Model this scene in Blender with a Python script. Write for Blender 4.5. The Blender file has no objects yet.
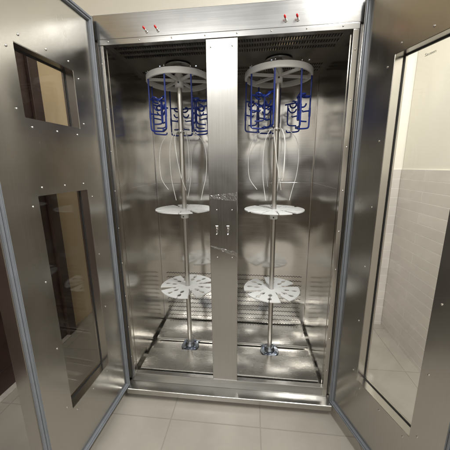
import bpy, bmesh, math, random
from mathutils import Vector, Matrix, noise
random.seed(7)
S = bpy.context.scene
COL = S.collection
PI = math.pi
# ---------------------------------------------------------------- materials
def nt(name):
    m = bpy.data.materials.new(name); m.use_nodes = True
    t = m.node_tree; b = t.nodes['Principled BSDF']
    return m, t, b
def N(t, typ, **kw):
    n = t.nodes.new(typ)
    for k, v in kw.items(): setattr(n, k, v)
    return n
def ramp(t, src, stops):
    r = N(t, 'ShaderNodeValToRGB'); el = r.color_ramp.elements
    while len(el) < len(stops): el.new(0.5)
    for e, (p, c) in zip(el, stops):
        e.position = p; e.color = (c[0], c[1], c[2], 1) if hasattr(c, '__len__') else (c, c, c, 1)
    t.links.new(src, r.inputs[0]); return r
def steel(name, col, rough, wav=0.004, wscale=2.2, brush=(220, 220, 3), bstr=0.05, aniso=0.0, var=0.05, wstretch=(1,1,1), smudge=0.10):
    m, t, b = nt(name); L = t.links.new
    tc = N(t, 'ShaderNodeTexCoord')
    mp = N(t, 'ShaderNodeMapping'); mp.inputs['Scale'].default_value = brush; L(tc.outputs['Object'], mp.inputs[0])
    n1 = N(t, 'ShaderNodeTexNoise'); n1.inputs['Scale'].default_value = 1; n1.inputs['Detail'].default_value = 3; L(mp.outputs[0], n1.inputs[0])
    mp2 = N(t, 'ShaderNodeMapping'); mp2.inputs['Scale'].default_value = wstretch; L(tc.outputs['Object'], mp2.inputs[0])
    n2 = N(t, 'ShaderNodeTexNoise'); n2.inputs['Scale'].default_value = wscale; n2.inputs['Detail'].default_value = 1.2; n2.inputs['Distortion'].default_value = .4; L(mp2.outputs[0], n2.inputs[0])
    n3 = N(t, 'ShaderNodeTexNoise'); n3.inputs['Scale'].default_value = 9; n3.inputs['Detail'].default_value = 3; L(tc.outputs['Object'], n3.inputs[0])
    r1 = ramp(t, n1.outputs[0], [(0.3, [c*(1-var) for c in col]), (0.7, [min(1, c*(1+var*.6)) for c in col])])
    L(r1.outputs[0], b.inputs['Base Color'])
    ma = N(t, 'ShaderNodeMath', operation='MULTIPLY_ADD'); L(n1.outputs[0], ma.inputs[0]); ma.inputs[1].default_value = .05; ma.inputs[2].default_value = rough-.025-smudge*.5
    mb = N(t, 'ShaderNodeMath', operation='MULTIPLY_ADD'); L(n3.outputs[0], mb.inputs[0]); mb.inputs[1].default_value = smudge; L(ma.outputs[0], mb.inputs[2])
    L(mb.outputs[0], b.inputs['Roughness'])
    b1 = N(t, 'ShaderNodeBump'); b1.inputs['Strength'].default_value = 1; b1.inputs['Distance'].default_value = wav; L(n2.outputs[0], b1.inputs['Height'])
    b2 = N(t, 'ShaderNodeBump'); b2.inputs['Strength'].default_value = bstr; b2.inputs['Distance'].default_value = .0006; L(n1.outputs[0], b2.inputs['Height']); L(b1.outputs[0], b2.inputs['Normal'])
    L(b2.outputs[0], b.inputs['Normal'])
    b.inputs['Metallic'].default_value = 1
    if aniso:
        b.inputs['Anisotropic'].default_value = aniso
        tg = N(t, 'ShaderNodeTangent', direction_type='RADIAL', axis='Z'); L(tg.outputs[0], b.inputs['Tangent'])
    return m
def plain(name, col, rough=.5, metal=0, nscale=30, var=.12, bump=.0, spec=.5, sss=0):
    m, t, b = nt(name); L = t.links.new
    tc = N(t, 'ShaderNodeTexCoord')
    n1 = N(t, 'ShaderNodeTexNoise'); n1.inputs['Scale'].default_value = nscale; n1.inputs['Detail'].default_value = 5; L(tc.outputs['Object'], n1.inputs[0])
    r1 = ramp(t, n1.outputs[0], [(0.3, [c*(1-var) for c in col]), (0.7, [min(1, c*(1+var)) for c in col])])
    L(r1.outputs[0], b.inputs['Base Color']); b.inputs['Roughness'].default_value = rough; b.inputs['Metallic'].default_value = metal
    b.inputs['Specular IOR Level'].default_value = spec
    if bump:
        bp = N(t, 'ShaderNodeBump'); bp.inputs['Distance'].default_value = bump; L(n1.outputs[0], bp.inputs['Height']); L(bp.outputs[0], b.inputs['Normal'])
    return m
def clear(name, tint, rough, refl=1.0, ior=1.5):
    m = bpy.data.materials.new(name); m.use_nodes = True; t = m.node_tree; t.nodes.clear(); L = t.links.new
    o = N(t, 'ShaderNodeOutputMaterial'); mx = N(t, 'ShaderNodeMixShader'); tr = N(t, 'ShaderNodeBsdfTransparent'); gl = N(t, 'ShaderNodeBsdfGlossy')
    tr.inputs[0].default_value = (*tint, 1); gl.inputs['Roughness'].default_value = rough; gl.inputs[0].default_value = (1, 1, 1, 1)
    fr = N(t, 'ShaderNodeLayerWeight'); pw = N(t, 'ShaderNodeMath', operation='POWER'); L(fr.outputs['Facing'], pw.inputs[0]); pw.inputs[1].default_value = 5
    mu = N(t, 'ShaderNodeMath', operation='MULTIPLY_ADD'); mu.inputs[1].default_value = .9; mu.inputs[2].default_value = .04*refl; mu.use_clamp = True; L(pw.outputs[0], mu.inputs[0])
    L(mu.outputs[0], mx.inputs[0]); L(tr.outputs[0], mx.inputs[1]); L(gl.outputs[0], mx.inputs[2]); L(mx.outputs[0], o.inputs[0])
    return m
M = {}
SC = (.45, .445, .43)
M['inner'] = steel('steel_inner', (.64, .622, .59), .15, wav=.020, wscale=2.6, brush=(4, 4, 160), bstr=.03)
M['side'] = steel('steel_side', (.51, .49, .455), .18, wav=.012, wscale=2.2, brush=(160, 160, 4), bstr=.04)
M['door'] = steel('steel_door', (.50, .485, .455), .24, wav=.011, wscale=1.7, brush=(420, 420, 1.2), bstr=.010, var=.03, smudge=.14)
M['front'] = steel('steel_front', SC, .22, wav=.003, wscale=2, brush=(5, 5, 260), bstr=.06)
M['ledge'] = steel('steel_ledge', (.50, .49, .46), .24, wav=.008, wscale=4, brush=(5, 260, 260), bstr=.06)
M['post'] = steel('steel_post', (.42, .41, .39), .22, wav=.004, wscale=3, brush=(280, 280, 4), bstr=.06)
M['floorplate'] = steel('steel_floor_plate', (.66, .645, .61), .27, wav=.012, wscale=3.5, brush=(3, 130, 130), bstr=.018, var=.03)
M['rod'] = steel('steel_rod', (.60, .58, .55), .30, wav=.0, brush=(5, 5, 300), bstr=.05)
M['outer'] = steel('steel_outer', SC, .35, wav=.003)
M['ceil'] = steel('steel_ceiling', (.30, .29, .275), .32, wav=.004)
M['gasket'] = plain('grey_rubber', (.155, .168, .188), .42, var=.10, nscale=14)
M['dark'] = plain('dark_gap', (.012, .011, .010), .6)
M['seal'] = plain('black_seal', (.015, .015, .016), .45)
M['white'] = plain('white_plastic', (.68, .69, .68), .38, var=.03, nscale=8, spec=.4)
M['greypl'] = plain('grey_plastic', (.64, .64, .63), .42, var=.04, nscale=10)
M['blue'] = plain('blue_coating', (.008, .026, .20), .30, var=.15, nscale=60)
M['tube'] = plain('white_silicone', (.78, .78, .75), .30, var=.05)
M['red'] = plain('red_cap', (.55, .02, .02), .35)
M['chrome'] = plain('polished_metal', (.62, .61, .60), .16, metal=1, var=.05)
M['bolt'] = plain('zinc_bolt', (.33, .36, .41), .28, metal=1, var=.2)
M['glass'] = clear('window_glass', (.97, .97, .955), .01, .8)
M['glass_tint'] = clear('tinted_window_glass', (.90, .89, .86), .01, .8)
M['film'] = clear('plastic_film', (.96, .96, .96), .30, 2.0)
M['ink'] = plain('grey_ink', (.30, .29, .27), .6)
M['wood'] = plain('dark_wood', (.040, .020, .017), .38, var=.35, nscale=7)
M['strip'] = plain('pale_strip', (.45, .42, .38), .5)
M['tan'] = plain('tan_wall_paint', (.60, .48, .31), .75, var=.05, nscale=3, bump=.001)
def tile_mat(name, tile, mort, bw, rh, off, ms, axis, rough=.25, origin=(0, 0), var=.05, wall_top=None, paint=None, wav=.0006):
    m, t, b = nt(name); L = t.links.new
    tc = N(t, 'ShaderNodeTexCoord'); sp = N(t, 'ShaderNodeSeparateXYZ'); L(tc.outputs['Object'], sp.inputs[0])
    cb = N(t, 'ShaderNodeCombineXYZ')
    a0 = N(t, 'ShaderNodeMath', operation='ADD'); a0.inputs[1].default_value = -origin[0]; L(sp.outputs[axis[0]], a0.inputs[0])
    a1 = N(t, 'ShaderNodeMath', operation='ADD'); a1.inputs[1].default_value = -origin[1]; L(sp.outputs[axis[1]], a1.inputs[0])
    L(a0.outputs[0], cb.inputs[0]); L(a1.outputs[0], cb.inputs[1])
    br = N(t, 'ShaderNodeTexBrick'); br.offset = off; br.squash = 1
    br.inputs['Scale'].default_value = 1; br.inputs['Brick Width'].default_value = bw; br.inputs['Row Height'].default_value = rh
    br.inputs['Mortar Size'].default_value = ms; br.inputs['Mortar Smooth'].default_value = .25; br.inputs['Bias'].default_value = 0
    br.inputs['Color1'].default_value = (*[c*(1-var) for c in tile], 1); br.inputs['Color2'].default_value = (*[c*(1+var*.5) for c in tile], 1); br.inputs['Mortar'].default_value = (*mort, 1)
    L(cb.outputs[0], br.inputs[0])
    nz = N(t, 'ShaderNodeTexNoise'); nz.inputs['Scale'].default_value = 4; nz.inputs['Detail'].default_value = 9; nz.inputs['Roughness'].default_value = .65; L(tc.outputs['Object'], nz.inputs[0])
    rz = ramp(t, nz.outputs[0], [(.35, .88), (.62, 1.0)])
    mx = N(t, 'ShaderNodeMix', data_type='RGBA', blend_type='MULTIPLY'); mx.inputs[0].default_value = 1; L(br.outputs[0], mx.inputs[6]); L(rz.outputs[0], mx.inputs[7])
    L(mx.outputs[2], b.inputs['Base Color'])
    r2 = ramp(t, br.outputs['Fac'], [(0, rough), (1, .8)]); L(r2.outputs[0], b.inputs['Roughness'])
    inv = N(t, 'ShaderNodeMath', operation='SUBTRACT'); inv.inputs[0].default_value = 1; L(br.outputs['Fac'], inv.inputs[1])
    n4 = N(t, 'ShaderNodeTexNoise'); n4.inputs['Scale'].default_value = 14; L(tc.outputs['Object'], n4.inputs[0])
    b0 = N(t, 'ShaderNodeBump'); b0.inputs['Distance'].default_value = wav; L(n4.outputs[0], b0.inputs['Height'])
    bp = N(t, 'ShaderNodeBump'); bp.inputs['Distance'].default_value = .0012; L(inv.outputs[0], bp.inputs['Height']); L(b0.outputs[0], bp.inputs['Normal']); L(bp.outputs[0], b.inputs['Normal'])
    return m
TT = 1.41
M['floor'] = tile_mat('floor_tiles', (.355, .328, .285), (.285, .262, .228), .505, .505, 0, .003, (0, 1), .30, (-.296, -.168), var=.02, wav=.0004)
M['tileR'] = tile_mat('wall_tiles_right', (.73, .685, .64), (.88, .85, .80), .60, .0742, .5, .0026, (1, 2), .16, (.912, 0), var=.04)
M['tileB'] = tile_mat('wall_tiles_back', (.73, .685, .64), (.88, .85, .80), .60, .0742, .5, .0026, (0, 2), .16, (1.315, 0), var=.04)
M['cream'] = plain('cream_wall_paint', (.86, .83, .74), .7, var=.02, nscale=3, bump=.0008)
# ---------------------------------------------------------------- mesh helpers
def box(bm, lo, hi, bev=0, mi=0, mat=None):
    vs = [bm.verts.new((x, y, z)) for x in (lo[0], hi[0]) for y in (lo[1], hi[1]) for z in (lo[2], hi[2])]
    fs = []
    for q in ((0,1,3,2),(4,6,7,5),(0,4,5,1),(2,3,7,6),(0,2,6,4),(1,5,7,3)):
        f = bm.faces.new([vs[i] for i in q]); f.material_index = mi; fs.append(f)
    if mat is not None: bmesh.ops.transform(bm, matrix=mat, verts=vs)
    if bev:
        es = list({e for f in fs for e in f.edges})
        bmesh.ops.bevel(bm, geom=es, offset=bev, segments=2, affect='EDGES', profile=.5)
def lathe(bm, prof, c=(0, 0, 0), n=32, mi=0, ax=None):
    """prof list (r,z) ; ax optional matrix"""
    rings = []
    mt = ax or Matrix()
    for r, z in prof:
        if r < 1e-6: rings.append([bm.verts.new(Vector(c) + mt @ Vector((0, 0, z)))])
        else: rings.append([bm.verts.new(Vector(c) + mt @ Vector((r*math.cos(2*PI*i/n), r*math.sin(2*PI*i/n), z))) for i in range(n)])
    for a, b in zip(rings, rings[1:]):
        for i in range(n):
            j = (i+1) % n
            if len(a) == 1 and len(b) == 1: break
            if len(a) == 1: f = bm.faces.new((a[0], b[j], b[i]))
            elif len(b) == 1: f = bm.faces.new((a[i], a[j], b[0]))
            else: f = bm.faces.new((a[i], a[j], b[j], b[i]))
            f.smooth = True; f.material_index = mi
def tube(bm, pts, r, n=8, mi=0, cap=True):
    pts = [Vector(p) for p in pts]; rings = []; up = None
    for i, p in enumerate(pts):
        d = (pts[min(i+1, len(pts)-1)] - pts[max(i-1, 0)]).normalized()
        if up is None: up = d.orthogonal().normalized()
        up = (up - d*up.dot(d)).normalized(); s = d.cross(up)
        rr = r[i] if hasattr(r, '__len__') else r
        rings.append([bm.verts.new(p + (up*math.cos(2*PI*k/n) + s*math.sin(2*PI*k/n))*rr) for k in range(n)])
    for a, b in zip(rings, rings[1:]):
        for k in range(n):
            f = bm.faces.new((a[k], a[(k+1) % n], b[(k+1) % n], b[k])); f.smooth = True; f.material_index = mi
    if cap:
        for q in (rings[0], rings[-1]):
            f = bm.faces.new(q); f.material_index = mi
def smoothpts(pts, k=4, it=2):
    pts = [Vector(p) for p in pts]
    for _ in range(it):
        o = [pts[0]]
        for a, b in zip(pts, pts[1:]): o += [a.lerp(b, .25), a.lerp(b, .75)]
        o.append(pts[-1]); pts = o
    return pts
def obj(name, bm, mats, parent=None, off=None, sharp=False):
    bmesh.ops.recalc_face_normals(bm, faces=bm.faces)
    if off is not None: bmesh.ops.translate(bm, verts=bm.verts, vec=-Vector(off))
    me = bpy.data.meshes.new(name); bm.to_mesh(me); bm.free(); fl = [p.use_smooth for p in me.polygons]; me.set_sharp_from_angle(angle=math.radians(38)); me.polygons.foreach_set('use_smooth', fl)
    for m in (mats if isinstance(mats, (list, tuple)) else [mats]): me.materials.append(m)
    o = bpy.data.objects.new(name, me); COL.objects.link(o)
    if parent is not None: o.parent = parent
    return o
def thing(name, label, cat, loc=(0, 0, 0), group=None):
    o = bpy.data.objects.new(name, None); COL.objects.link(o); o.location = loc; o.empty_display_size = .1
    o['label'] = label; o['category'] = cat
    if group: o['group'] = group
    return o
def tag(o, label, cat, group=None):
    o['label'] = label; o['category'] = cat
    if group: o['group'] = group
    return o
def struct(o): o['kind'] = 'structure'; return o
def copy_tree(o, parent=None):
    c = o.copy(); COL.objects.link(c)
    if parent is not None: c.parent = parent
    for ch in list(o.children): copy_tree(ch, c)
    return c
B = bmesh.new
# ---------------------------------------------------------------- setting
bm = B(); box(bm, (-1.62, -2.45, -.06), (1.48, 1.10, .045)); struct(obj('floor', bm, M['floor']))
bm = B(); box(bm, (-1.62, .913, .0), (1.475, 1.10, 3.4)); wb = struct(obj('back_wall', bm, M['cream']))
bm = B(); box(bm, (-1.428, .907, .0455), (1.313, .9128, TT)); obj('tiles', bm, M['tileB'], wb)
bm = B(); box(bm, (1.321, -3.2, 0), (1.475, .906, 3.4)); wr = struct(obj('right_wall', bm, M['cream']))
bm = B(); box(bm, (1.315, -3.2, .0455), (1.3208, .906, TT)); obj('tiles', bm, M['tileR'], wr)
bm = B(); box(bm, (-1.62, -3.2, 0), (-1.43, .912, 3.4)); struct(obj('left_wall', bm, M['tan']))
# dark wooden panelled door on the left wall
dw = thing('wooden_door', 'dark brown panelled wooden door with frame on the tan wall at far left', 'door', (-1.42, -.2, 0))
o0 = (-1.42, -.2, 0)
bm = B()
for y0, y1 in ((.485, .572), (-1.69, -1.6)): box(bm, (-1.4295, y0, 0.0455), (-1.385, y1, 2.42), .004)
box(bm, (-1.4295, -1.6, 2.32), (-1.387, .485, 2.42), .004)
obj('door_frame', bm, M['wood'], dw, o0)
for k, (y0, y1) in enumerate(((-1.597, -.502), (-.498, .482))):
    bm = B(); box(bm, (-1.4295, y0, .057), (-1.408, y1, 2.317), .003)
    for z0, z1 in ((.2, .95), (1.1, 2.15)):
        box(bm, (-1.4085, y0+.16, z0), (-1.400, y1-.16, z1), .006)
    lf = obj('door_leaf', bm, M['wood'], dw, o0)
    bm = B(); yy = -.56 if k == 0 else -.44
    tube(bm, [(-1.408, yy, 1.0), (-1.37, yy, 1.0), (-1.365, yy+(.1 if k else -.1), 1.0)], .008)
    obj('handle', bm, M['chrome'], lf, o0)
bm = B(); box(bm, (-1.4285, -1.6, .0455), (-1.37, .485, .055), .002); obj('threshold', bm, M['strip'], dw, o0)
# ---------------------------------------------------------------- cabinet
HW, ZT, ZB, D = .57, 2.02, .18, .59
OX, OT = .665, 2.15
cab = thing('drying_cabinet', 'open two door stainless steel drying cabinet standing on beige tiled floor', 'cabinet', (0, .3, 0))
CO = (0, .3, 0)
def part(name, bm, m, parent=None): return obj(name, bm, m, parent or cab, CO)
rivet_me = None
def rivet(pos, nrm, parent, r=.0042, name='rivet'):
    bm = B(); q = Vector((0, 0, 1)).rotation_difference(Vector(nrm)).to_matrix().to_4x4()
    lathe(bm, [(r, 0), (r*.95, r*.35), (r*.55, r*.72), (0, r*.82)], pos, 12, 0, q)
    return part(name, bm, M['chrome'], parent)
# outer shell
bm = B(); box(bm, (-OX, .03, .085), (-OX+.02, .70, OT)); box(bm, (OX-.02, .03, .085), (OX, .70, OT)); box(bm, (-OX+.02, .68, .085), (OX-.02, .70, OT)); box(bm, (-OX+.02, .03, OT-.02), (OX-.02, .68, OT)); box(bm, (-OX+.02, .03, .085), (OX-.02, .68, .10))
part('outer_shell', bm, M['outer'])
# header (front face above opening)
bm = B(); box(bm, (-.612, 0, 2.0449), (.612, .029, OT-.001), .002); hd = part('header_panel', bm, M['front'])
bm = B(); box(bm, (-.5985, -.0025, ZT), (.5985, .028, 2.0445), .0012); st = part('header_strip', bm, M['front'])
for x in (-.545, -.391, -.234, -.077, .069, .222, .375, .528): rivet((x, -.0025, 2.0335), (0, -1, 0), st, .0036)
# jambs with rivet strip
for s in (-1, 1):
    a, b_ = sorted((s*.5725, s*.597))
    bm = B(); box(bm, (a, -.002, .125), (b_, .028, 2.0188), .0012); jb = part('jamb_strip', bm, M['side'])
    for k in range(9): rivet((s*.586, -.002, .30+k*.205), (0, -1, 0), jb, .0036)
    a, b_ = sorted((s*.5985, s*.612))
    bm = B(); box(bm, (a, .014, .125), (b_, .0285, 2.046)); part('jamb_groove', bm, M['ceil'])
    a, b_ = sorted((s*.613, s*.664))
    bm = B(); box(bm, (a, .0, .088), (b_, .0285, OT-.001), .002); part('hinge_jamb', bm, M['side'])
# interior walls
bm = B(); box(bm, (-.5722, .0282, .10), (-.5705, D, 2.045)); wl = part('side_wall', bm, M['side'])
bm = B(); box(bm, (.5705, .0282, .10), (.5722, D, 2.045)); wrr = part('side_wall', bm, M['side'])
bm = B(); box(bm, (-.5705, D, .10), (.5705, D+.002, 2.045)); bw = part('back_panel', bm, M['inner'])
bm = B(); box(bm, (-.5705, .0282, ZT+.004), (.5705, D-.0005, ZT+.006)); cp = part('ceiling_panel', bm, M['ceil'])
# trims / seams
bm = B(); box(bm, (-.569, D-.0035, 1.3265), (.5665, D-.0002, 1.3305), .0008); part('panel_seam', bm, M['chrome'], bw)
for s in (-1, 1):
    a, b_ = sorted((s*.5703, s*.5655)); bm = B(); box(bm, (a, D-.006, .185), (b_, D-.0003, 2.02), .001); part('corner_trim', bm, M['chrome'], bw)
    a, b_ = sorted((s*.5703, s*.5685)); bm = B(); box(bm, (a, .03, 1.3268), (b_, D-.008, 1.3302)); part('panel_seam', bm, M['inner'], wl if s < 0 else wrr)
# louvres at the bottom of the back panel
bm = B()
for r in range(12):
    z = .612 - r*.0375
    n = 0; x = -.535
    while x < .53:
        dz = .0028 if n % 2 else -.0028
        box(bm, (x, D-.0012, z+dz-.0017), (x+.0092, D-.0002, z+dz+.0017), 0, 1)
        box(bm, (x+.0092, D-.0010, z-.0040), (x+.0108, D-.0002, z+.0040), 0, 1)
        x += .0108; n += 1
part('louvre', bm, [M['inner'], M['dark']], bw)
# ceiling louvres
bm = B()
for y in (.052, .104, .160, .40, .452, .504):
    x = -.54
    while x < .54:
        box(bm, (x, y-.013, ZT+.0022), (x+.0055, y+.013, ZT+.0036), 0, 0)
        v = [bm.verts.new(p) for p in ((x+.0055, y-.013, ZT+.0036), (x+.0055, y+.013, ZT+.0036), (x+.0095, y+.013, ZT-.001), (x+.0095, y-.013, ZT-.001))]
        f = bm.faces.new(v); f.material_index = 1
        x += .0125
part('vent_slot', bm, [M['dark'], M['side']], cp)
# floor plates
def plate(y0, y1, z0, z1, name='floor_plate', x0=-.552, x1=.556, t=.004, lipf=.02, lipb=0):
    """sheet with a downward rolled front lip"""
    bm = B(); prof = [(y0, z0-lipf), (y0, z0-.006), (y0+.002, z0-.002), (y0+.007, z0), ((y0+y1)/2, (z0+z1)/2-.002), (y1-.007, z1), (y1-.002, z1-.002), (y1, z1-.006), (y1, z1-lipb-.008)]
    nx = 14; rows = []
    for i in range(nx+1):
        x = x0+(x1-x0)*i/nx
        rows.append([bm.verts.new((x, y, z + (.0012*math.sin(x*9+y*14) if 0 < k < 8 else 0))) for k, (y, z) in enumerate(prof)])
    for a, b in zip(rows, rows[1:]):
        for k in range(len(prof)-1):
            f = bm.faces.new((a[k], b[k], b[k+1], a[k+1])); f.smooth = True
    for rw in (rows[0], rows[-1]):
        bm.faces.new(rw)
    return part(name, bm, M['floorplate'])
bm = B(); box(bm, (-.5704, .0284, .135), (.5704, D-.0006, .139)); part('drain_pan', bm, M['floorplate'])
plate(.040, .232, .187, .190)
plate(.345, .580, .190, .196)
bm = B(); box(bm, (-.552, .238, .150), (.556, .340, .164), .003); part('channel', bm, M['floorplate'])
# sill, fascia and shelf
bm = B(); box(bm, (-.597, -.0015, .1215), (.597, .0275, .181), .003); box(bm, (-.5715, .0277, .135), (.5715, .0300, .176)); part('sill', bm, M['front'])
bm = B()
prof = [(-.001, .121), (-.057, .1125), (-.0595, .110), (-.060, .080), (-.056, .078), (.02, .078), (.02, .121)]
xs = (-.606, .612)
r0 = [bm.verts.new((xs[0], y, z)) for y, z in prof]; r1 = [bm.verts.new((xs[1], y, z)) for y, z in prof]
for k in range(len(prof)):
    bm.faces.new((r0[k], r0[(k+1) % len(prof)], r1[(k+1) % len(prof)], r1[k]))
bm.faces.new(r0); bm.faces.new(r1)
bmesh.ops.bevel(bm, geom=[e for e in bm.edges], offset=.0012, segments=1, affect='EDGES')
part('bottom_ledge', bm, M['ledge'])
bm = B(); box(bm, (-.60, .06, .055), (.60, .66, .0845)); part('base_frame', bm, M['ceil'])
for x in (-.575, .575):
    for y in (.0, .62):
        bm = B(); lathe(bm, [(0, .0455), (.022, .0455), (.023, .049), (.021, .054), (.0, .0545)], (x, y, 0), 20)
        if y < .1: box(bm, (x-.02, y-.02, .05), (x+.02, y+.04, .0715), .002)
        part('foot', bm, M['dark'])
# centre post
PA, PB = -.0748, .0722
bm = B(); box(bm, (PA, -.0005, .1818), (PB, .022, 2.0190), .0018); post = part('centre_post', bm, M['post'])
for x in (-.036, .044):
    for z in (1.226, .965): rivet((x, -.0005, z), (0, -1, 0), post, .0034, 'screw')
for x in (-.052, .048): rivet((x, -.0005, 1.985), (0, -1, 0), post, .0038, 'screw')
for x in (-.036, .023):
    bm = B(); box(bm, (x-.0075, -.004, 1.118), (x+.0075, -.0006, 1.142), .0012)
    tube(bm, smoothpts([(x, -.002, 1.136), (x, -.016, 1.138), (x+.003, -.021, 1.126), (x+.002, -.016, 1.112), (x+.001, -.009, 1.102), (x-.001, -.016, 1.096)]), .0036, 8)
    box(bm, (x-.004, -.006, 1.096), (x+.005, -.0006, 1.110), .001)
    part('latch_hook', bm, M['chrome'], post)
# red capped pins on the header
for x, z in ((-.353, 2.066), (-.298, 2.067), (.284, 2.070), (.336, 2.070)):
    ax = Vector((-.38, -.75, .52)).normalized(); q = Vector((0, 0, 1)).rotation_difference(ax).to_matrix().to_4x4()
    bm = B(); lathe(bm, [(0, 0), (.0065, 0), (.0065, .002), (.0045, .004), (0, .004)], (x, -.0002, z), 14, 0, Vector((0, 0, 1)).rotation_difference(Vector((0, -1, 0))).to_matrix().to_4x4())
    lathe(bm, [(.0032, 0), (.0032, .011), (.0028, .013)], (x, -.005, z+.001), 12, 0, q)
    tg = part('toggle_switch', bm, M['chrome'], hd)
    bm = B(); lathe(bm, [(.0, .010), (.0044, .010), (.0048, .013), (.0046, .020), (.003, .0225), (0, .023)], (x, -.005, z+.001), 14, 0, q); part('red_cap', bm, M['red'], hd)
# crumpled protective film left on the post
def film(pts_a, pts_b, seed):
    bm = B(); n = 26; m = 5; random.seed(seed); rows = []
    for i in range(n+1):
        t = i/n; a = Vector(pts_a[0]).lerp(Vector(pts_a[1]), t); b = Vector(pts_b[0]).lerp(Vector(pts_b[1]), t)
        rows.append([bm.verts.new(a.lerp(b, j/m) + Vector((0, -.001-.004*random.random(), .002*(random.random()-.5)))) for j in range(m+1)])
    for r, q in zip(rows, rows[1:]):
        for j in range(m): bm.faces.new((r[j], q[j], q[j+1], r[j+1]))
    return part('protective_film', bm, M['film'], post)
film(((-.073, -.001, 1.302), (.070, -.001, 1.318)), ((-.073, -.001, 1.286), (.070, -.001, 1.272)), 3)
film(((-.072, -.001, 1.030), (.070, -.001, 1.000)), ((-.072, -.001, 1.026), (.070, -.001, .972)), 5)
# ---------------------------------------------------------------- doors
def door(side, hx, hy, th, holes, smax=.612, z0=.106, z1=2.138, T=.06):
    if side < 0: sd = Vector((-math.cos(th), -math.sin(th), 0)); od = Vector((-math.sin(th), math.cos(th), 0))
    else: sd = Vector((math.cos(th), -math.sin(th), 0)); od = Vector((math.sin(th), math.cos(th), 0))
    def P(s, z, d=0): return Vector((hx, hy, 0)) + sd*s + od*d + Vector((0, 0, z))
    def lbox(bm, s0, s1, za, zb, d0, d1, bev=0, mi=0):
        vs = []
        bm2 = bm
        M4 = Matrix((( sd.x, od.x, 0, hx), (sd.y, od.y, 0, hy), (0, 0, 1, 0), (0, 0, 0, 1)))
        box(bm2, (s0, d0, za), (s1, d1, zb), bev, mi, M4)
    # panel as a grid with holes
    ss = sorted({-.004, smax, *[h[0] for h in holes], *[h[1] for h in holes]}); zz = sorted({z0, z1, *[h[2] for h in holes], *[h[3] for h in holes]})
    bm = B(); V = {}
    def vtx(i, j, d):
        if (i, j, d) not in V: V[(i, j, d)] = bm.verts.new(P(ss[i], zz[j], 0 if d == 0 else T))
        return V[(i, j, d)]
    def solid(i, j):
        if i < 0 or j < 0 or i >= len(ss)-1 or j >= len(zz)-1: return False
        c = ((ss[i]+ss[i+1])/2, (zz[j]+zz[j+1])/2)
        return not any(h[0] < c[0] < h[1] and h[2] < c[1] < h[3] for h in holes)
    for i in range(len(ss)-1):
        for j in range(len(zz)-1):
            if not solid(i, j): continue
            for d in (0, 1): bm.faces.new((vtx(i, j, d), vtx(i+1, j, d), vtx(i+1, j+1, d), vtx(i, j+1, d)))
            if not solid(i-1, j): bm.faces.new((vtx(i, j, 0), vtx(i, j+1, 0), vtx(i, j+1, 1), vtx(i, j, 1)))
            if not solid(i+1, j): bm.faces.new((vtx(i+1, j, 0), vtx(i+1, j+1, 0), vtx(i+1, j+1, 1), vtx(i+1, j, 1)))
            if not solid(i, j-1): bm.faces.new((vtx(i, j, 0), vtx(i+1, j, 0), vtx(i+1, j, 1), vtx(i, j, 1)))
            if not solid(i, j+1): bm.faces.new((vtx(i, j+1, 0), vtx(i+1, j+1, 0), vtx(i+1, j+1, 1), vtx(i, j+1, 1)))
    bmesh.ops.recalc_face_normals(bm, faces=bm.faces)
    es = [e for e in bm.edges if len(e.link_faces) == 2 and e.calc_face_angle(0) > .5]
    bmesh.ops.bevel(bm, geom=es, offset=.0018, segments=2, affect='EDGES')
    dr = part('door', bm, M['door'])
    # gasket : ridged profile round the inner face
    bm = B(); gs0, gs1, gz0, gz1 = .008, .603, .114, 2.128
    for k, (w0, w1, h) in enumerate(((-.006, .001, .012), (.0015, .0095, .016), (.010, .018, .012))):
        a0, a1 = w0, w1
        prf = [(a0, 0), (a0, h*.7), (a0+(a1-a0)*.25, h), (a0+(a1-a0)*.75, h), (a1, h*.7), (a1, 0)]
        loops = []
        for cs, cz, ds, dz in ((gs0, gz0, 1, 1), (gs1, gz0, -1, 1), (gs1, gz1, -1, -1), (gs0, gz1, 1, -1)):
            loops.append([bm.verts.new(P(cs+ds*w, cz+dz*w, -h_-.0003)) for w, h_ in prf])
        for q in range(4):
            A, C_ = loops[q], loops[(q+1) % 4]
            for i in range(5):
                f = bm.faces.new((A[i], C_[i], C_[i+1], A[i+1]))
    part('gasket', bm, M['gasket'], dr)
    nrm = -od
    for h in holes:
        s0, s1, a, b_ = h; gd = .046
        bm = B(); lbox(bm, s0+.0005, s1-.0005, a+.0005, b_-.0005, gd, gd+.005); g = part('window_pane', bm, M['glass'] if side > 0 else M['glass_tint'], dr)
        bm = B(); w = .0045
        for (p0, p1, q0, q1) in ((s0+.0004, s0+w, a+.0004, b_-.0004), (s1-w, s1-.0004, a+.0004, b_-.0004), (s0+w, s1-w, a+.0004, a+w), (s0+w, s1-w, b_-w, b_-.0004)):
            lbox(bm, p0, p1, q0, q1, gd-.005, gd-.0004)
        part('window_seal', bm, M['seal'], dr)
        # outside bead
        o = .030; nz = max(2, round((b_-a)/.24)); zl = [a+(b_-a)*(k+.12)/(nz-1+.24) for k in range(nz)]
        pts = [(s0-o, z) for z in zl] + [(s1+o, z) for z in zl] + [(s0+(s1-s0)*f, zz_) for f in (.08, .5, .92) for zz_ in (a-o, b_+o)]
        for s_, z_ in pts: rivet(P(s_, z_, -.0001), nrm, dr, .0042)
    # hinges on the outside edge
    for z_ in (.30, 1.12, 1.95):
        bm = B(); lathe(bm, [(0, 0), (.009, 0), (.009, .09), (0, .09)], P(-.012, z_, .030), 14); part('hinge', bm, M['chrome'], dr)
    return dr, P
dl, PL = door(-1, -.6164, -.0143, 1.5189, [(.1655, .443, 1.6218, 1.8551), (.1655, .443, .3958, 1.3478)])
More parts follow.
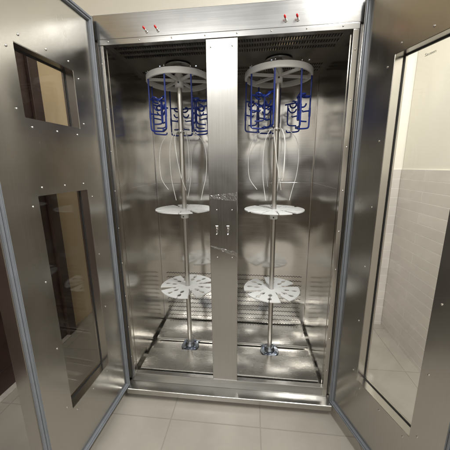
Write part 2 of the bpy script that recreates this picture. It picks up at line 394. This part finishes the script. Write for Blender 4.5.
drr, PR = door(1, .6172, -.0143, 1.2396, [(.1742, .4606, .4098, 1.8502)])
# faint printed marking on the right pane
for txt, s_, z_, sz in (('Saueen', .2565, 1.816, .0145),):
    cu = bpy.data.curves.new('marking', 'FONT'); cu.body = txt; cu.size = sz; cu.extrude = .0002
    o = bpy.data.objects.new('printed_marking', cu); COL.objects.link(o)
    th = 1.2396; sd = Vector((math.cos(th), -math.sin(th), 0)); od = Vector((math.sin(th), math.cos(th), 0))
    X = sd; Z = -od; Y = Z.cross(X)
    p = PR(s_, z_, .0452)
    mw = Matrix(((X.x, Y.x, Z.x, p.x), (X.y, Y.y, Z.y, p.y), (X.z, Y.z, Z.z, p.z), (0, 0, 0, 1)))
    bpy.context.view_layer.update()
    me = bpy.data.meshes.new_from_object(o); bpy.data.objects.remove(o)
    me.transform(Matrix.Translation(-Vector(CO)) @ mw); me.materials.clear(); me.materials.append(M['ink'])
    oo = bpy.data.objects.new('printed_marking', me); COL.objects.link(oo); oo.parent = drr
# ---------------------------------------------------------------- rack
R1X, R2X, RY = -.2876, .2846, .304
def make_rack(cx):
    L0 = (cx, RY, .165)
    t = thing('hanging_rack', 'white wheeled hanging rack with blue hooks in the left bay of the cabinet', 'rack', L0, 'hose racks standing in the two bays')
    def pt(name, bm, m, par=None): return obj(name, bm, m, par or t, (cx, RY, .165) if False else (0, 0, .165))
    # everything below is in local xy with world z
    bm = B(); lathe(bm, [(0, .172), (.0155, .172), (.0155, 1.955), (.0125, 1.956), (.0125, 2.012), (0, 2.012)], n=28); pt('pole', bm, M['rod'])
    bm = B(); lathe(bm, [(0, 2.0205), (.074, 2.0205), (.075, 2.017), (.072, 2.0145), (.030, 2.013), (.026, 2.000), (.0129, 1.998)], n=40); pt('top_flange', bm, M['ceil'])
    # wheel rim
    R = .1875; bm = B(); n = 72; rz0, rz1, rt = 1.926, 1.957, .013
    prof = [(R, rz0+.003), (R-.002, rz0), (R-rt+.002, rz0), (R-rt, rz0+.003), (R-rt, rz1-.003), (R-rt+.002, rz1), (R-.002, rz1), (R, rz1-.003), (R, rz0+.003)]
    lathe(bm, prof, n=n); rim = pt('wheel_rim', bm, M['greypl'])
    bm = B()
    lathe(bm, [(.0158, 1.901), (.024, 1.901), (.026, 1.905), (.026, 1.966), (.022, 1.976), (.0158, 1.977)], n=28)
    hub = pt('wheel_hub', bm, M['greypl'])
    bm = B(); lathe(bm, [(0, 0), (.005, 0), (.005, .003), (0, .0035)], (0.002, -.0255, 1.926), 12, 0, Matrix.Rotation(PI/2, 4, 'X')); pt('set_screw', bm, M['seal'], hub)
    for k in range(6):
        bm = B(); mt = Matrix.Rotation(k*PI/3+.28, 4, 'Z'); box(bm, (.0245, -.008, 1.935), (R-rt+.001, .008, 1.949), .002, 0, mt); pt('spoke', bm, M['greypl'])
    # blue hangers, eight round the rim
    for k in range(8):
        an = math.radians(35+45*k); c, s = math.cos(an), math.sin(an)
        rr = R-rt*.5; base = Vector((c*rr, s*rr, 0))
        side = (-1, -1, 1, 1, -1, 1, -1, 1)[k]
        ia = an+PI+side*(.45+.12*(k % 3)); di = Vector((math.cos(ia), math.sin(ia), 0)); dt = Vector((-di.y, di.x, 0))*side
        random.seed(40+k); jt = Vector((random.uniform(-.006, .006), random.uniform(-.006, .006), 0))
        def q(u, w, z): return base + di*u + dt*w + Vector((0, 0, z)) + jt*((1.93-z)/.28)
        bm = B(); r = .0046
        tube(bm, smoothpts([q(0, 0, 1.958), q(0, 0, 1.80), q(0, 0, 1.68), q(.001, 0, 1.660), q(.010, 0, 1.652), q(.066, 0, 1.648), q(.078, .002, 1.650), q(.080, .004, 1.661)], it=2), r, 8)
        # upper arm with open clips
        tube(bm, [q(0, 0, 1.822), q(.04, .006, 1.817), q(.092, .012, 1.808)], r*.95, 8)
        tl = random.uniform(-.9, .9)
        for uc, wc, ph in ((.040, .018, 0.3),):
            arc = [q(uc+  .0185*math.cos(ph+a), wc+  .0185*math.sin(ph+a), 1.812+tl*.0185*math.sin(a)) for a in [i*5.0/12 for i in range(13)]]
            tube(bm, arc, r*1.05, 8)
        arc = [q(.048+.024*math.cos(a), .0, 1.788+.026*math.sin(a)) for a in [PI+.2+i*(PI*.95)/10 for i in range(11)]]
        tube(bm, arc, r*.95, 8)
        # inner drop wire
        tube(bm, smoothpts([q(.074, .010, 1.812), q(.074, .010, 1.715), q(.073, .008, 1.697), q(.060, .006, 1.688), q(.020, .003, 1.688)], it=2), r*.9, 8)
        # short pegs
        for z, u in ((1.742, .046),):
            tube(bm, [q(0, 0, z+.004), q(u*.6, .002*side, z), q(u, .004, z-.004), q(u+.004, .004, z+.004)], r*.9, 8)
        # sleeve
        tube(bm, [q(0, 0, 1.760), q(0, 0, 1.715)], r*1.35, 8)
        hg = pt('blue_hanger', bm, M['blue'])
        bm = B(); tube(bm, [q(0, 0, 1.957), q(0, 0, 1.974)], .0028, 8); pass; bm2 = B(); lathe(bm2, [(0, 1.9575), (.0062, 1.9575), (.0062, 1.962), (0, 1.962)], (q(0, 0, 0).x, q(0, 0, 0).y, 0), 6); pt('threaded_tip', bm, M['chrome'], hg); pt('nut', bm2, M['bolt'], hg)
    # collar and silicone tubes
    bm = B(); lathe(bm, [(.0158, 1.648), (.0215, 1.648), (.0225, 1.652), (.0215, 1.664), (.0158, 1.665)], n=24); pt('tube_collar', bm, M['chrome'])
    for k in range(8):
        random.seed(90+k); an = math.radians(20+45*k+random.uniform(-9, 9)); Rm = (.150, .085, .120, .165, .075, .100, .145, .060)[k]; zb = 1.225+random.uniform(-.01, .17)
        c, s = math.cos(an), math.sin(an); tw = random.uniform(-.5, .5)
        def w(rr, z, a=0): return (math.cos(an+a)*rr, math.sin(an+a)*rr, z)
        pts = smoothpts([w(.020, 1.656), w(.034, 1.658), w(Rm*.55, 1.652), w(Rm*.92, 1.600, tw*.3), w(Rm*1.04, 1.50, tw*.6), w(Rm*1.0, 1.38, tw), w(Rm*.86, (1.38+zb)/2, tw*1.3), w(Rm*random.uniform(.50, .95), zb, tw*1.6)], it=3)
        bm = B(); tube(bm, pts, .0020, 8); pt('silicone_tube', bm, M['tube'])
    # slotted discs
    def disc(zt, phase, th=.006, R=.1838, wg=.024, big=1.0):
        bm = B(); nr, na = 42, 480; r0 = .0162
        rs = [r0+(R-r0)*i/nr for i in range(nr+1)]
        def hole(r, a):
            ns = 12; w = (a-phase) % (2*PI/ns); w = w-PI/ns; idx = int(((a-phase) % (2*PI))/(2*PI/ns)); d = w*r
            if idx % 3 == 0:      # wedge notch open at the rim
                return (r > .058 and abs(d) < .004+wg*max(0, (r-.085))/(R-.085)) or math.hypot(r-.092, d-.006) < .013
            # keyholes joined by a narrow slot
            for rc in (.096, .145):
                k = (r-rc)/.021
                if abs(k) < 1 and abs(d) < .0125*big*(1-k*k)**.5*(1+.35*k): return True
            if .098 < r < R+.1 and abs(d) < .0022: return True
            return False
        cell = [[not hole((rs[i]+rs[i+1])/2, (j+.5)*2*PI/na) for j in range(na)] for i in range(nr)]
        V = {}
        def v(i, j, d):
            j %= na
            if (i, j, d) not in V:
                a = j*2*PI/na; V[(i, j, d)] = bm.verts.new((rs[i]*math.cos(a), rs[i]*math.sin(a), zt-d*th))
            return V[(i, j, d)]
        for i in range(nr):
            for j in range(na):
                if not cell[i][j]: continue
                bm.faces.new((v(i, j, 0), v(i+1, j, 0), v(i+1, j+1, 0), v(i, j+1, 0))); bm.faces.new((v(i, j, 1), v(i, j+1, 1), v(i+1, j+1, 1), v(i+1, j, 1)))
                if i == nr-1 or not cell[i+1][j]: bm.faces.new((v(i+1, j, 0), v(i+1, j, 1), v(i+1, j+1, 1), v(i+1, j+1, 0)))
                if i > 0 and not cell[i-1][j]: bm.faces.new((v(i, j, 0), v(i, j+1, 0), v(i, j+1, 1), v(i, j, 1)))
                if not cell[i][j-1]: bm.faces.new((v(i, j, 0), v(i, j, 1), v(i+1, j, 1), v(i+1, j, 0)))
                if not cell[i][(j+1) % na]: bm.faces.new((v(i, j+1, 0), v(i+1, j+1, 0), v(i+1, j+1, 1), v(i, j+1, 1)))
        dd = pt('slotted_disc', bm, M['white'])
        bm = B(); lathe(bm, [(.0158, zt-th), (.024, zt-th-.0003), (.0245, zt-th-.004), (.0245, zt-th-.055), (.022, zt-th-.058), (.0158, zt-th-.058)], n=28); co = pt('collar', bm, M['white'], dd)
        bm = B(); lathe(bm, [(0, 0), (.0045, 0), (.0045, .002), (0, .0025)], (-.003, -.0243, zt-th-.045), 12, 0, Matrix.Rotation(PI/2, 4, 'X')); pt('collar_screw', bm, M['seal'], dd)
    disc(1.185, .33, wg=.012, big=.6); disc(.646, .12)
    # base bearing with bolts
    bm = B(); lathe(bm, [(0, .1655), (.062, .1655), (.064, .168), (.062, .172), (.036, .174), (.034, .186), (.028, .192), (.026, .203), (.0158, .204)], n=36); bf = pt('base_flange', bm, M['bolt'])
    for k in range(4):
        a = PI/4+k*PI/2+.2; c, s = .050*math.cos(a), .050*math.sin(a)
        bm = B(); lathe(bm, [(0, .171), (.0125, .171), (.0125, .1735), (.0095, .174), (.0095, .183), (.0085, .1845), (.0045, .1845), (.0045, .191), (0, .1915)], (c, s, 0), 6); pt('bolt', bm, M['bolt'], bf)
    return t
rack = make_rack(R1X)
rk2 = copy_tree(rack); rk2.location = (R2X, RY, .165); rk2.rotation_euler = (0, 0, math.radians(0))
rk2['label'] = 'white wheeled hanging rack with blue hooks in the right bay of the cabinet'
# ---------------------------------------------------------------- light
def area(name, loc, size, power, rot=(0, 0, 0), col=(1, .99, .965)):
    l = bpy.data.lights.new(name, 'AREA'); l.shape = 'RECTANGLE'; l.size, l.size_y = size; l.energy = power; l.color = col
    o = bpy.data.objects.new(name, l); COL.objects.link(o); o.location = loc; o.rotation_euler = rot
    return o
area('ceiling_lamp', (.85, -.75, 2.95), (.22, 1.2), 66)
area('ceiling_lamp', (-.55, -2.9, 2.95), (1.2, .22), 50)
W = bpy.data.worlds.new('World'); S.world = W; W.use_nodes = True; t = W.node_tree; L = t.links.new
bg = t.nodes['Background']; tc = N(t, 'ShaderNodeTexCoord'); sp = N(t, 'ShaderNodeSeparateXYZ'); L(tc.outputs['Generated'], sp.inputs[0])
mr = N(t, 'ShaderNodeMapRange'); mr.inputs[1].default_value = -.2; mr.inputs[2].default_value = 1; L(sp.outputs[2], mr.inputs[0])
nz = N(t, 'ShaderNodeTexNoise'); nz.inputs['Scale'].default_value = 2.4; nz.inputs['Detail'].default_value = 2; L(tc.outputs['Generated'], nz.inputs[0])
ad = N(t, 'ShaderNodeMath', operation='MULTIPLY_ADD'); L(nz.outputs[0], ad.inputs[0]); ad.inputs[1].default_value = .20; ad.inputs[2].default_value = -.10
a2 = N(t, 'ShaderNodeMath', operation='ADD'); L(ad.outputs[0], a2.inputs[0]); L(mr.outputs[0], a2.inputs[1])
zf = lambda z: (z+.2)/1.2
rp = ramp(t, a2.outputs[0], [(0, (.09, .075, .058)), (zf(-.09), (.06, .052, .044)), (zf(-.045), (.22, .21, .20)), (zf(.02), (.60, .60, .60)), (zf(.07), (1.20, 1.14, 1.02)), (zf(.34), (1.0, 1.0, .98)), (zf(.5), (.60, .59, .57)), (1, (.42, .41, .39))])
L(rp.outputs[0], bg.inputs[0]); bg.inputs[1].default_value = 1.05
# ---------------------------------------------------------------- camera
P = dict(f=262.3994, cx=.1439, cy=-1.3463, cz=1.4476, yaw=-.1141, pitch=-.2196, roll=-.0118, px=221.7328, py=225.0185)
cam = bpy.data.cameras.new('camera'); co = bpy.data.objects.new('camera', cam); COL.objects.link(co)
cyw, syw, cp_, sp_ = math.cos(P['yaw']), math.sin(P['yaw']), math.cos(P['pitch']), math.sin(P['pitch'])
fwd = Vector((syw*cp_, cyw*cp_, sp_)); right = Vector((cyw, -syw, 0)); up = right.cross(fwd)
cr, sr = math.cos(P['roll']), math.sin(P['roll']); r2 = cr*right+sr*up; u2 = -sr*right+cr*up
co.matrix_world = Matrix(((r2.x, u2.x, -fwd.x, P['cx']), (r2.y, u2.y, -fwd.y, P['cy']), (r2.z, u2.z, -fwd.z, P['cz']), (0, 0, 0, 1)))
cam.sensor_width = 36; cam.lens = P['f']/450*36; cam.shift_x = (225-P['px'])/450; cam.shift_y = (P['py']-225)/450
cam.clip_start = .02; cam.clip_end = 50
S.camera = co
S.view_settings.view_transform = 'Standard'; S.view_settings.look = 'None'; S.view_settings.exposure = 0; S.view_settings.gamma = 1
S.cycles.max_bounces = 12; S.cycles.glossy_bounces = 8; S.cycles.transparent_max_bounces = 12
